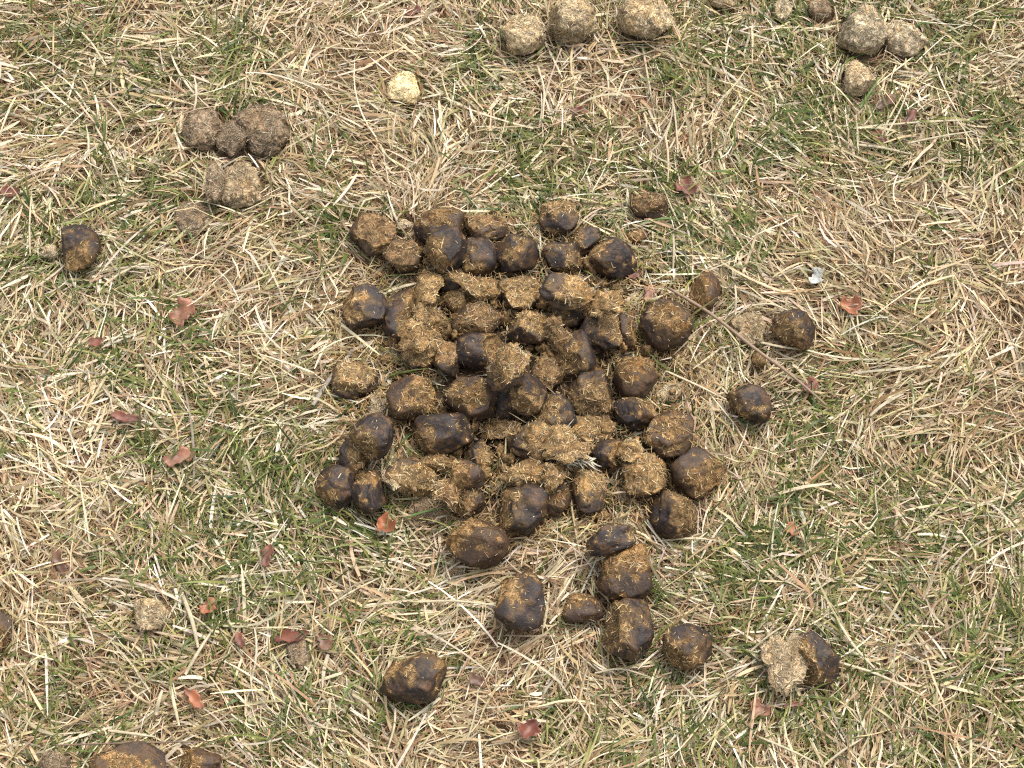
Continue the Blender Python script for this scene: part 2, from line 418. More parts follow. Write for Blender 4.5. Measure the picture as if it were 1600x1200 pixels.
 (1046, 612, 50, 30, 25, 'P', 'C', 1, .3, .8, .5, 0, 'pale straw scrap at the right edge of the pile'),
 (608, 553, 48, 40, 0, 'P', 'C', 1, .3, .8, .5, 0, 'pale grey scrap left of the golden crumbled clump'),
 (634, 350, 30, 24, 0, 'P', 'C', 1, .3, .8, .6, 0, 'tiny pale grey crumb at the top left of the pile'),
 (668, 800, 76, 44, 10, 'G', 'C', 1, .3, .5, .2, 0, 'flat grey decayed scrap below the golden block of curled fibres'),
 (79, 393, 32, 24, -15, 'P', 'C', 1, .3, 1.0, .6, 0, 'greyish mossy crumb left of the lone dark blocky ball'),
]

_ico = {}


def ico(sub):
    if sub not in _ico:
        bm = bmesh.new()
        bmesh.ops.create_icosphere(bm, subdivisions=sub, radius=1.0)
        _ico[sub] = (np.array([v.co[:] for v in bm.verts]), np.array([[v.index for v in f.verts] for f in bm.faces]))
        bm.free()
    return _ico[sub]


def tri_frames(P, F):
    a, b, c = P[F[:, 0]], P[F[:, 1]], P[F[:, 2]]
    n = np.cross(b - a, c - a)
    ar = np.linalg.norm(n, axis=1) + 1e-12
    return (a + b + c) / 3, n / ar[:, None], ar / 2


def ribbons(start, dirs_, L_, W_, side, cols, segs=2, lift=None, taper=True):
    """simple bent ribbons; start, dirs_, side: (n,3); returns verts, faces, colours"""
    n = len(start)
    t = np.linspace(0, 1, segs + 1)
    V = np.zeros((n, segs + 1, 2, 3))
    for k, tk in enumerate(t):
        c = start + dirs_ * (L_ * tk)[:, None]
        if lift is not None: c = c + lift * (tk ** 2)[..., None] if np.ndim(tk) else c + lift * tk * tk
        w = W_ * (1 if not taper else (0.55 + 0.45 * math.sin(math.pi * min(max(tk, .12), .88))))
        V[:, k, 0] = c - side * (w / 2)[:, None]
        V[:, k, 1] = c + side * (w / 2)[:, None]
    base = np.arange(n)[:, None] * (segs + 1) * 2
    F = []
    for k in range(segs):
        F.append(np.stack([base[:, 0] + 2 * k, base[:, 0] + 2 * k + 1, base[:, 0] + 2 * k + 3, base[:, 0] + 2 * k + 2], 1))
    return V.reshape(-1, 3), np.concatenate(F), np.repeat(cols, (segs + 1) * 2, axis=0)


placed = []       # (centre, R, axes, r)


def settle(px, py, a, b, c, layer, sit):
    d = ray(px, py)
    r = (a + b + c) / 3
    z = 0.14
    zmin = c * sit + (0.005 if c > 0.006 else 0.011 if layer else 0.007)
    while z > zmin:
        p = CAM + d * ((z - CAM[2]) / d[2])
        if layer is not None:
            for q, rq in settled:
                if np.dot(p - q, p - q) < (0.80 * (r + rq)) ** 2:
                    settled.append((p, r)); return p
        z -= 0.0005
    p = CAM + d * ((zmin - CAM[2]) / d[2])
    settled.append((p, r))
    return p


settled = []


def make_ball(spec, seed):
    px, py, w, h, ang, pal, side, share, block, rag, flat, layer, label = spec
    rng = np.random.default_rng(1000 + seed)
    s = mm_per_px(py)
    old = pal in 'TGPYN'
    w, h = (w * 1.02, h * 1.02) if old else (w * 1.08, h * 1.08)
    a, b = w / 2 * s, h / 2 * s * 1.02
    c = flat * 0.92 * min(a, b) if flat > 0.5 else flat * min(a, b) * 0.9
    if abs(ang) > 60: a, b = b, a; ang = ang - 90 if ang > 0 else ang + 90
    ctr = settle(px, py, a, b, c, layer, {'T': .8, 'P': .65, 'G': .6, 'Y': .5, 'N': .5}.get(pal, 0.82))
    size = max(w, h)
    U, F = ico(5 if size > 34 else 4)
    th = math.radians(ang)
    R = np.array([[math.cos(th), -math.sin(th), 0], [math.sin(th), math.cos(th), 0], [0, 0, 1]])
    pw = 2 + 2.2 * block
    S = U / ((np.abs(U) ** pw).sum(1) ** (1 / pw))[:, None]
    S = S * (1.0 - 0.06 * block)
    off = rng.uniform(-50, 50, 3)
    if rag >= 0.3:                                    # broken lumps: several lobes grown together
        rr = []
        for k in range(rng.integers(3, 6)):
            v = rng.normal(size=3); v[2] *= 0.6
            v *= rng.uniform(0.25, 0.5) / np.linalg.norm(v)
            rk = 1.0 - np.linalg.norm(v) * rng.uniform(0.75, 1.0)
            cu = U @ v
            disc = rk * rk - v @ v + cu * cu
            rr.append(np.where(disc > 0, cu + np.sqrt(np.maximum(disc, 0)), 0.25))
        rr = np.log(np.exp(np.array(rr) * 9).sum(0)) / 9
        rr /= np.percentile(rr, 88)
        mixw = min(1.0, 0.25 + 0.7 * rag)
        S = S * ((1 - mixw) + mixw * rr)[:, None]
    S = S * (1 + (0.15 + 0.10 * rag) * fbm(U * 1.25 + off, seed, 2) + 0.045 * noise(U * 3.3 + off, seed + 51))[:, None]
    tp = rng.uniform(-0.22, 0.22, 2)                  # lopsided
    S = S * (1 + np.outer(U[:, 0], (0, tp[0], tp[0])) + np.outer(U[:, 1], (tp[1], 0, 0)))
    for k in range(8):                                # faces pressed flat against neighbours
        nn = rng.normal(size=3); nn /= np.linalg.norm(nn)
        dd = rng.uniform(0.70, 0.94)
        e = S @ nn - dd
        S = S - nn * (np.maximum(e, 0) * 0.88)[:, None]
    # which part has lost its skin
    fd = np.array(DIRS[side], float); fd /= np.linalg.norm(fd)
    fd = R.T @ fd
    if 0.22 < share < 0.9:                            # broken across: a flat or hollow rough face
        nb = fd + rng.normal(0, 0.18, 3); nb /= np.linalg.norm(nb)
        e = S @ nb - rng.uniform(0.58, 0.82)
        S = S - nb * (np.maximum(e, 0) * rng.uniform(0.75, 1.35))[:, None]
    if share >= 0.99:
        fib = np.ones(len(U)); q = np.ones(len(U))
    else:
        thr = math.sqrt(1 - share) if side == 'C' else (0.70 - share) / 0.72
        q = U @ fd - thr + 0.42 * fbm(U * 2.1 + off + 9, seed + 3, 3) + 0.20 * noise(U * 7 + off, seed + 4) + 0.16 * noise(U * 17 + off, seed + 5)
        q = np.maximum(q, (fbm(U * 3.3 + off + 31, seed + 7, 2) - 0.80) * 0.7 + 0.05 * rag)   # stray bare patches
        fib = sstep(-0.035, 0.035, q)
    rough = 0.6 + 0.8 * rag
    d = fib * (rough * (0.055 * fbm(U * 4.5 + off, seed + 11, 2) + 0.045 * noise(U * 12 + off, seed + 13)) - 0.045)
    ridge = noise(U * 2.6 + off + 77, seed + 17)
    d = d + (1 - fib) * (0.010 * fbm(U * 6 + off, seed + 19, 2) - 0.085 * np.exp(-(ridge / 0.05) ** 2) * sstep(-0.15, 0.25, noise(U * 1.7 + off, seed + 23)))
    if rag > 0.75:
        d = d + rag * 0.10 * fbm(U * 2.6 + off + 5, seed + 29, 2)
    S = S * (1 + d)[:, None]
    P = S * np.array((a, b, c))
    if flat < 0.28:                                   # torn sheets: ragged outline, bent, some tipped up
        P[:, :2] *= (1 + 0.30 * noise(np.column_stack([U[:, :2] * 2.2, np.zeros(len(U))]) + off, seed + 61)
                     + 0.16 * noise(np.column_stack([U[:, :2] * 6, np.zeros(len(U))]) + off, seed + 63))[:, None]
        kb = rng.uniform(0.25, 0.6) * (1 if layer else 0.15)
        P[:, 2] += kb * (0.35 * a - P[:, 0] ** 2 / a) + 0.10 * a * noise(np.column_stack([U[:, :2] * 2.5, np.zeros(len(U))]) + off, seed + 67)
        tl = rng.uniform(-0.6, 0.6, 2) * (1 if layer else 0.05)
        cx, sx, cy, sy = math.cos(tl[0]), math.sin(tl[0]), math.cos(tl[1]), math.sin(tl[1])
        P = P @ np.array([[1, 0, 0], [0, cx, -sx], [0, sx, cx]]).T @ np.array([[cy, 0, sy], [0, 1, 0], [-sy, 0, cy]]).T
    P = P @ R.T
    # own colours
    sk, co, bi = (np.array(x) for x in PAL[pal])
    mott = fbm(U * 3.1 + off + 3, seed + 31, 3)
    warm = sstep(0.0, 0.9, mott + 0.35 * noise(U * 11 + off, seed + 37))
    tone = rng.uniform(0.85, 1.25)
    skin_c = sk * tone * (1 - warm[:, None]) + (np.array((0.080, 0.040, 0.017)) if pal in 'DMFB' else sk * 1.5) * warm[:, None]
    thin = 0.75 * sstep(-0.38, -0.02, q + 0.10 * noise(U * 13 + off, seed + 43))[:, None]    # skin wears thin towards the bare fibre
    skin_c = skin_c * (1 - thin) + (0.45 * co + np.array((0.012, 0.005, 0.0))) * thin
    ctone = rng.uniform(0.80, 1.18)
    core_c = co * 0.98 * ctone * (1 + 0.40 * mott)[:, None].clip(0.35, 1.8) * (1 + np.array((0.0, -0.08, -0.2)) * sstep(0, .8, noise(U * 2 + off, seed + 41))[:, None])
    base = empty('dung_ball', (ctr[0], ctr[1], ctr[2] - c * 0.9))
    group = ('old weathered droppings' if pal in 'TGPYN' else 'fresh horse droppings')
    tag(base, label, 'dung', group)
    P = P + np.array((0, 0, c * 0.9))
    ff = fib[F].mean(1) > 0.5
    for nm, sel, mat, cc in (('skin', ~ff, M_SKIN, skin_c), ('fibrous_core', ff, M_CORE, core_c)):
        if sel.sum() < 12: continue
        Fs = F[sel]
        idx, inv = np.unique(Fs, return_inverse=True)
        mesh_obj(nm, P[idx], inv.reshape(-1, 3), mat, base, cc[idx])
    # chewed straw stuck in the surface
    cen, nor, ar = tri_frames(P, F)
    up_ok = nor[:, 2] > -0.35
    area = math.pi * a * b * 2.2
    sets = []
    for sel, dens, lmin, lmax, lift in ((ff & up_ok, 120000, 0.002, 0.0065, 0.0016), (~ff & up_ok, 9000, 0.001, 0.0042, 0.0004)):
        if sel.sum() < 12: continue
        ids = np.flatnonzero(sel)
        n = int(dens * ar[ids].sum() * (rng.uniform(0.55, 1.25) if dens > 20000 else rng.uniform(0.15, 1.5)))
        if n < 1: continue
        k = rng.choice(ids, n, p=ar[ids] / ar[ids].sum())
        N_ = nor[k]
        t = rng.normal(size=(n, 3))
        t -= N_ * (t * N_).sum(1)[:, None]
        t /= np.linalg.norm(t, axis=1)[:, None]
        stick = (rng.random(n) < 0.26 * (0.4 + rag)) * rng.uniform(0.2, 0.9, n)
        dr = t + N_ * stick[:, None]
        dr /= np.linalg.norm(dr, axis=1)[:, None]
        Ls = rng.uniform(lmin, lmax, n) * (0.75 if size < 34 else 1)
        Ls = np.where(rng.random(n) < 0.05, Ls * 1.9, Ls)
        Ws = rng.uniform(0.00035, 0.0010, n)
        st = cen[k] + N_ * 0.0004 - dr * (Ls * (0.5 * (stick == 0)))[:, None]
        sd = np.cross(N_, t)
        cl = bi * (rng.random(n) ** 1.4 * 1.0 + 0.18)[:, None] * (1 + rng.normal(0, 0.06, (n, 3)))
        pale = rng.random(n) < 0.06
        cl[pale] = np.array((0.50, 0.42, 0.26)) * rng.uniform(0.8, 1.1, pale.sum())[:, None]
        lf = (N_ * (rng.uniform(-1, 1, n) * lift)[:, None])
        sets.append(ribbons(st, dr, Ls, Ws, sd, np.clip(cl, 0.01, 0.9), 2, lf))
    if sets:
        V, Q, Cc, o_ = [], [], [], 0
        for v, q, c_ in sets:
            V.append(v); Q.append(q + o_); Cc.append(c_); o_ += len(v)
        ob = mesh_obj('straw_bits', np.concatenate(V), np.concatenate(Q), M_BIT, base, np.concatenate(Cc))
        ob['kind'] = 'stuff'
    placed.append((ctr, R, np.array((a, b, c if c > 0.006 or layer == 0 else 0.006)), -1 if old else layer))


for i, sp in enumerate(BALLS):
    make_ball(sp, i)

# crumbled bed of dung under the middle of the pile
gg = np.linspace(-1, 1, 110)
bx, by = np.meshgrid(gg, gg, indexing='ij')
q = np.stack([bx.ravel(), by.ravel(), np.zeros(bx.size)], 1)
rad = np.hypot(q[:, 0], q[:, 1]) + 0.22 * fbm(q * 2.2 + 4, 301, 3)
c0 = on_plane(800, 545)
hgt = 0.009 * sstep(0.95, 0.45, rad) + 0.005 * fbm(q * 7, 303, 3) + 0.0025 * noise(q * 30, 305) - 0.004 * (rad > 0.9)
bed = np.column_stack([c0[0] + q[:, 0] * 0.135, c0[1] + q[:, 1] * 0.125, hgt])
n = len(gg)
ii = (np.arange(n - 1)[:, None] * n + np.arange(n - 1)[None, :]).ravel()
Fq = np.stack([ii, ii + n, ii + n + 1, ii + 1], 1)
Fq = Fq[(rad[Fq] < 0.92).all(1)]
idx, inv = np.unique(Fq, return_inverse=True)
bc = np.array((0.06, 0.037, 0.018)) * (1 + 0.5 * fbm(q * 5, 307, 3))[:, None].clip(0.4, 1.8)  # dung brown painted darker to deepen the shade between the balls
o = mesh_obj('dung_bed', bed[idx], inv.reshape(-1, 4), M_CORE, None, bc[idx])
tag(o, 'crumbled brown bed of dung, coloured darker for shade in the gaps, under the middle of the pile', 'dung')

# ------------------------------------------------------------------ grass
rng = np.random.default_rng(7)
GREEN = [(370,110,90,.9),(100,60,120,.5),(170,130,100,.5),(480,330,80,.6),(60,400,120,.6),(180,330,90,.7),(230,570,100,.7),
 (130,560,80,.5),(370,770,170,1),(300,840,130,1),(440,700,90,.9),(420,840,90,.8),(250,720,80,.7),(850,280,110,.9),(790,230,80,.6),(760,110,60,.5),
 (1000,350,100,.7),(1130,60,120,.9),(1100,360,90,.6),(1250,90,110,.8),(1240,190,100,.8),(1420,40,100,.9),(1350,230,80,.7),
 (1480,120,80,.5),(1550,220,80,.6),(1350,560,90,.6),(1290,700,120,.6),(1400,700,130,.7),(1200,780,80,.5),(1150,930,140,.8),
 (1330,900,130,.8),(1090,1100,110,.9),(1020,1050,80,.7),(1330,1120,90,.9),(1180,1000,80,.8),(1500,800,100,.6),(1560,1080,100,.6),
 (620,970,90,.4),(560,1000,60,.6),(430,1140,90,.6),(520,1180,80,.6),(600,800,70,.9),(650,830,60,.6),(1130,560,50,.4),
 (150,990,90,.4),(200,870,80,.5),(60,1090,80,.5),(100,1180,80,.5),(950,1180,80,.6),(1450,1180,90,.6)]
GW = [(*on_plane(x, y)[:2], r * mm_per_px(y), s) for x, y, r, s in GREEN]


def green_at(xy):
    v = np.zeros(len(xy))
    for x, y, r, s in GW:
        v = np.maximum(v, s * np.exp(-((xy[:, 0] - x) ** 2 + (xy[:, 1] - y) ** 2) / (r * r) * 0.9))
    q = np.column_stack([xy, np.zeros(len(xy))])
    return np.clip(v * (1.05 + 0.7 * noise(q * 22, 71)) + 0.04 + 0.12 * noise(q * 9, 72), 0.02, 1)


def flow_at(xy):
    q = np.column_stack([xy, np.zeros(len(xy))])
    return math.pi * 1.6 * noise(q * 5.5, 81) + 0.9 * noise(q * 17, 82)


X0, X1, Y0, Y1 = -0.82, 0.82, -0.70, 0.78


def scatter(n):
    return np.column_stack([rng.uniform(X0, X1, n), rng.uniform(Y0, Y1, n)])


def blades(xy, z0, az, el, length, width, del_, daz, roll, cols, segs=4, tipw=0.25, zfloor=0.002):
    """returns (n,segs+1,2,3) verts"""
    n = len(xy)
    p = np.column_stack([xy, z0])
    V = np.zeros((n, segs + 1, 2, 3))
    ds = length / segs
    gz = ground_z(xy)
    p[:, 2] += gz
    fl = gz + zfloor + rng.uniform(0, 0.006, n)
    kink = rng.integers(0, segs * 3, n)
    for k in range(segs + 1):
        t = k / segs
        d = np.column_stack([np.cos(el) * np.cos(az), np.cos(el) * np.sin(az), np.sin(el)])
        s1 = np.column_stack([-np.sin(az), np.cos(az), np.zeros(n)])
        s2 = np.cross(d, s1)
        sd = s1 * np.cos(roll)[:, None] + s2 * np.sin(roll)[:, None]
        prof = (0.8 + 0.2 * min(1, t * 4)) if t < 0.55 else 1 - (1 - tipw) * ((t - 0.55) / 0.45) ** 1.3
        w = (width * prof * 0.5)[:, None]
        V[:, k, 0] = p - sd * w
        V[:, k, 1] = p + sd * w
        p = p + d * ds[:, None]
        p[:, 2] = np.maximum(p[:, 2], fl)
        el = el + del_ / segs
        az = az + daz / segs + (kink == k) * rng.normal(0, 0.4, n)
        roll = roll + rng.normal(0, 0.12, n)
    return V, cols


def cull(V, cols):
    """drop blades that would run through or float over a dropping"""
    mid = V.mean(2)                                   # (n,segs+1,3)
    bad = np.zeros(len(V), bool)
    for ctr, R, ax, layer in placed:
        m = ax.max() + 0.01
        near = np.flatnonzero((np.abs(mid[:, :, 0] - ctr[0]).min(1) < m) & (np.abs(mid[:, :, 1] - ctr[1]).min(1) < m) & ~bad)
        if not len(near): continue
        q = (mid[near] - ctr) @ R / ax
        inside = (q ** 2).sum(2) < 0.92
        over = ((q[:, :, :2] ** 2).sum(2) < (0.42 if layer == -1 else 0.72)) & (q[:, :, 2] > -0.2)
        if ax[2] / ax[0] < 0.45:                      # flat mats: let some blades lie across
            over &= (rng.random(len(near)) < 0.5)[:, None]; inside &= (rng.random(len(near)) < 0.5)[:, None]
        bad[near] = (inside | over).any(1)
    return V[~bad], cols[~bad]


def to_mesh(name, parts, mat, label, cat):
    Vs, Qs, Cs, off = [], [], [], 0
    for V, c in parts:
        n, s1 = V.shape[0], V.shape[1]
        b = off + np.arange(n) * s1 * 2
        for k in range(s1 - 1):
            Qs.append(np.stack([b + 2 * k, b + 2 * k + 1, b + 2 * k + 3, b + 2 * k + 2], 1))
        Vs.append(V.reshape(-1, 3))
        Cs.append(np.repeat(c, s1 * 2, axis=0))
        off += n * s1 * 2
    o = mesh_obj(name, np.concatenate(Vs), np.concatenate(Qs), mat, None, np.clip(np.concatenate(Cs), 0.005, 0.9))
    return tag(o, label, cat, kind='stuff')


STRAW = np.array([(0.585, 0.49, 0.335), (0.495, 0.392, 0.238), (0.525, 0.418, 0.25), (0.39, 0.28, 0.155), (0.645, 0.56, 0.42), (0.31, 0.195, 0.10), (0.41, 0.345, 0.175)])
THATCH = np.array([(0.33, 0.225, 0.12), (0.27, 0.155, 0.08), (0.40, 0.30, 0.17), (0.22, 0.115, 0.06), (0.30, 0.25, 0.11), (0.46, 0.37, 0.23)])
GREENS = np.array([(0.10, 0.14, 0.03), (0.145, 0.182, 0.042), (0.20, 0.215, 0.058), (0.072, 0.108, 0.03), (0.28, 0.268, 0.088), (0.155, 0.175, 0.045)])


def region(xy):
    """bleached and browner areas of the sward"""
    q = np.column_stack([xy, np.zeros(len(xy))])
    t = 0.55 * noise(q * 4.5, 91) + 0.45 * noise(q * 13, 92)
    return np.column_stack([1.10 + 0.20 * t, 1.10 + 0.25 * t, 1.10 + 0.34 * t])


def pick(pal, n, p=None, var=0.18):
    c = pal[rng.choice(len(pal), n, p=p)]
    return c * rng.normal(1, var, n)[:, None].clip(0.5, 1.5) * rng.normal(1, 0.04, (n, 3))


def g(*a): return rng.normal(*a)


dead, green = [], []
# short decayed thatch
n = 80000
xy = scatter(n)
dead.append(cull(*blades(xy, rng.uniform(0, 0.004, n), rng.uniform(0, 2 * math.pi, n), rng.uniform(-0.05, 0.5, n), rng.uniform(0.012, 0.034, n),
                         rng.uniform(0.0007, 0.0016, n), g(-0.6, 0.4, n), g(0, 0.7, n), g(0, 0.5, n), pick(THATCH, n) * 1.1 * region(xy), 3)))
# loose straw following the lie of the sward
n = 74000
xy = scatter(n)
fl = flow_at(xy) + rng.integers(0, 2, n) * math.pi + g(0, 0.55, n)
dead.append(cull(*blades(xy, rng.uniform(0.003, 0.013, n), fl, g(0.04, 0.11, n), rng.gamma(5, 0.0058, n).clip(0.012, 0.08),
                         rng.gamma(6, 0.00026, n).clip(0.0008, 0.0036), g(-0.2, 0.35, n), g(0, 0.32, n), g(0, 0.55, n), pick(STRAW, n) * region(xy), 4, 0.4)))
# dead tufts that radiate
nt = 1900
tx = scatter(nt)
tf = flow_at(tx)
per = rng.integers(8, 22, nt)
k = np.repeat(np.arange(nt), per)
n = len(k)
az = tf[k] + g(0, 0.7, n)
dead.append(cull(*blades(tx[k] + g(0, 0.004, (n, 2)), rng.uniform(0, 0.006, n), az, rng.uniform(0.10, 0.6, n), rng.gamma(6, 0.0062, n).clip(0.015, 0.085),
                         rng.gamma(7, 0.00026, n).clip(0.0008, 0.0034), g(-0.9, 0.4, n), g(0, 0.3, n), g(0, 0.5, n), pick(STRAW, n) * region(tx)[k], 5, 0.35)))
# long bleached stems on top
n = 800
xy = scatter(n)
dead.append(cull(*blades(xy, rng.uniform(0.008, 0.016, n), flow_at(xy) + g(0, 1.0, n), g(0.04, 0.10, n), rng.uniform(0.045, 0.10, n),
                         rng.uniform(0.0011, 0.0026, n), g(-0.12, 0.25, n), g(0, 0.5, n), g(0, 0.4, n), pick(STRAW[[0, 4, 2]], n) * 0.95, 6, 0.6)))
# green blades
n = 100000
xy = scatter(n)
keep = rng.random(n) < green_at(xy) * 0.85
xy = xy[keep]; n = len(xy)
green.append(cull(*blades(xy, rng.uniform(0, 0.004, n), rng.uniform(0, 2 * math.pi, n), rng.uniform(0.2, 1.1, n), rng.gamma(6, 0.0042, n).clip(0.008, 0.05),
                          rng.uniform(0.0008, 0.0022, n), g(-0.9, 0.5, n), g(0, 0.5, n), g(0, 0.5, n), pick(GREENS, n), 4, 0.15)))
# green tufts with longer blades
nt = 4400
tx = scatter(nt)
tx = tx[rng.random(nt) < green_at(tx)]
nt = len(tx)
per = rng.integers(6, 18, nt)
k = np.repeat(np.arange(nt), per)
n = len(k)
tf = rng.uniform(0, 2 * math.pi, nt)
green.append(cull(*blades(tx[k] + g(0, 0.004, (n, 2)), np.zeros(n), tf[k] + g(0, 1.2, n), rng.uniform(0.3, 1.15, n), rng.gamma(6, 0.0058, n).clip(0.012, 0.065),
                          rng.uniform(0.0010, 0.0026, n), g(-1.1, 0.4, n), g(0, 0.4, n), g(0, 0.45, n), pick(GREENS, n), 5, 0.15)))
# blades that stand against the droppings
bxy, bz = [], []
for ctr, R, ax, layer in placed:
    if layer == 1: continue
    m = 16 if layer == 0 else 22
    th = rng.uniform(0, 2 * math.pi, m)
    e = np.column_stack([np.cos(th) * ax[0], np.sin(th) * ax[1], np.zeros(m)]) * rng.uniform(1.0, 1.25, m)[:, None]
    bxy.append(ctr[:2] + (e @ R.T)[:, :2])
bxy = np.concatenate(bxy); n = len(bxy)
isg = rng.random(n) < 0.35
V, c = blades(bxy, np.zeros(n), rng.uniform(0, 2 * math.pi, n), rng.uniform(0.5, 1.25, n), rng.uniform(0.018, 0.045, n), rng.uniform(0.001, 0.0022, n),
              g(-0.9, 0.4, n), g(0, 0.4, n), g(0, 0.4, n), np.where(isg[:, None], pick(GREENS, n), pick(STRAW, n)), 5, 0.2)
for lst, sel in ((green, isg), (dead, ~isg)):
    lst.append(cull(V[sel], c[sel]))
to_mesh('dead_grass', dead, M_STRAW, 'dry straw coloured dead grass matted over the whole lawn', 'grass')
to_mesh('green_grass', green, M_GREEN, 'short green grass growing in patches through the dead straw', 'grass')

# loose chewed fibres fallen between the fresh balls
n = 9000
ang = rng.uniform(0, 2 * math.pi, n)
rad = np.sqrt(rng.random(n)) * 1.08
c0 = on_plane(812, 590)
xy = np.column_stack([c0[0] + rad * np.cos(ang) * 0.19, c0[1] + rad * np.sin(ang) * 0.175])
az = rng.uniform(0, 2 * math.pi, n)
V, c = blades(xy, rng.uniform(0.006, 0.017, n), az, g(0.05, 0.25, n), rng.uniform(0.004, 0.013, n), rng.uniform(0.0004, 0.0011, n), g(-.1, .4, n), g(0, 1.0, n), g(0, .5, n),
              np.array((0.34, 0.22, 0.09)) * rng.uniform(0.5, 1.5, n)[:, None], 3, 0.6)
to_mesh('loose_dung_fibre', [(V, c)], M_BIT, 'loose golden brown chewed fibres strewn between the fresh droppings', 'fibre')

# crumbs too many to count
V, Q, C_, o_ = [], [], [], 0
for k in range(760):
    big = k < 210
    U, F = ico(3 if big else 2)
    th, rd = rng.uniform(0, 2 * math.pi), math.sqrt(rng.random()) * (0.72 if big else 0.98)
    r = rng.uniform(0.003, 0.0075) if big else rng.gamma(3, 0.0006) + 0.0006
    c = np.array((c0[0] + rd * math.cos(th) * 0.19, c0[1] + 0.012 + rd * math.sin(th) * 0.18, rng.uniform(0.006, 0.014) + (0.004 if big else 0)))
    o3 = rng.uniform(-40, 40, 3)
    p = U * (1 + 0.55 * noise(U * 1.7 + o3, k) + 0.35 * noise(U * 4.1 + o3, k + 1))[:, None] * r * rng.uniform(0.55, 1.35, 3)
    V.append(p + c); Q.append(F + o_); o_ += len(p)
    C_.append(np.tile(np.array((0.22, 0.138, 0.058)) * rng.uniform(0.35, 1.4), (len(p), 1)))
o = mesh_obj('dung_crumbs', np.concatenate(V), np.concatenate(Q), M_CORE, None, np.concatenate(C_))
tag(o, 'small brown dung crumbs scattered through the grass around the pile', 'crumbs', kind='stuff')

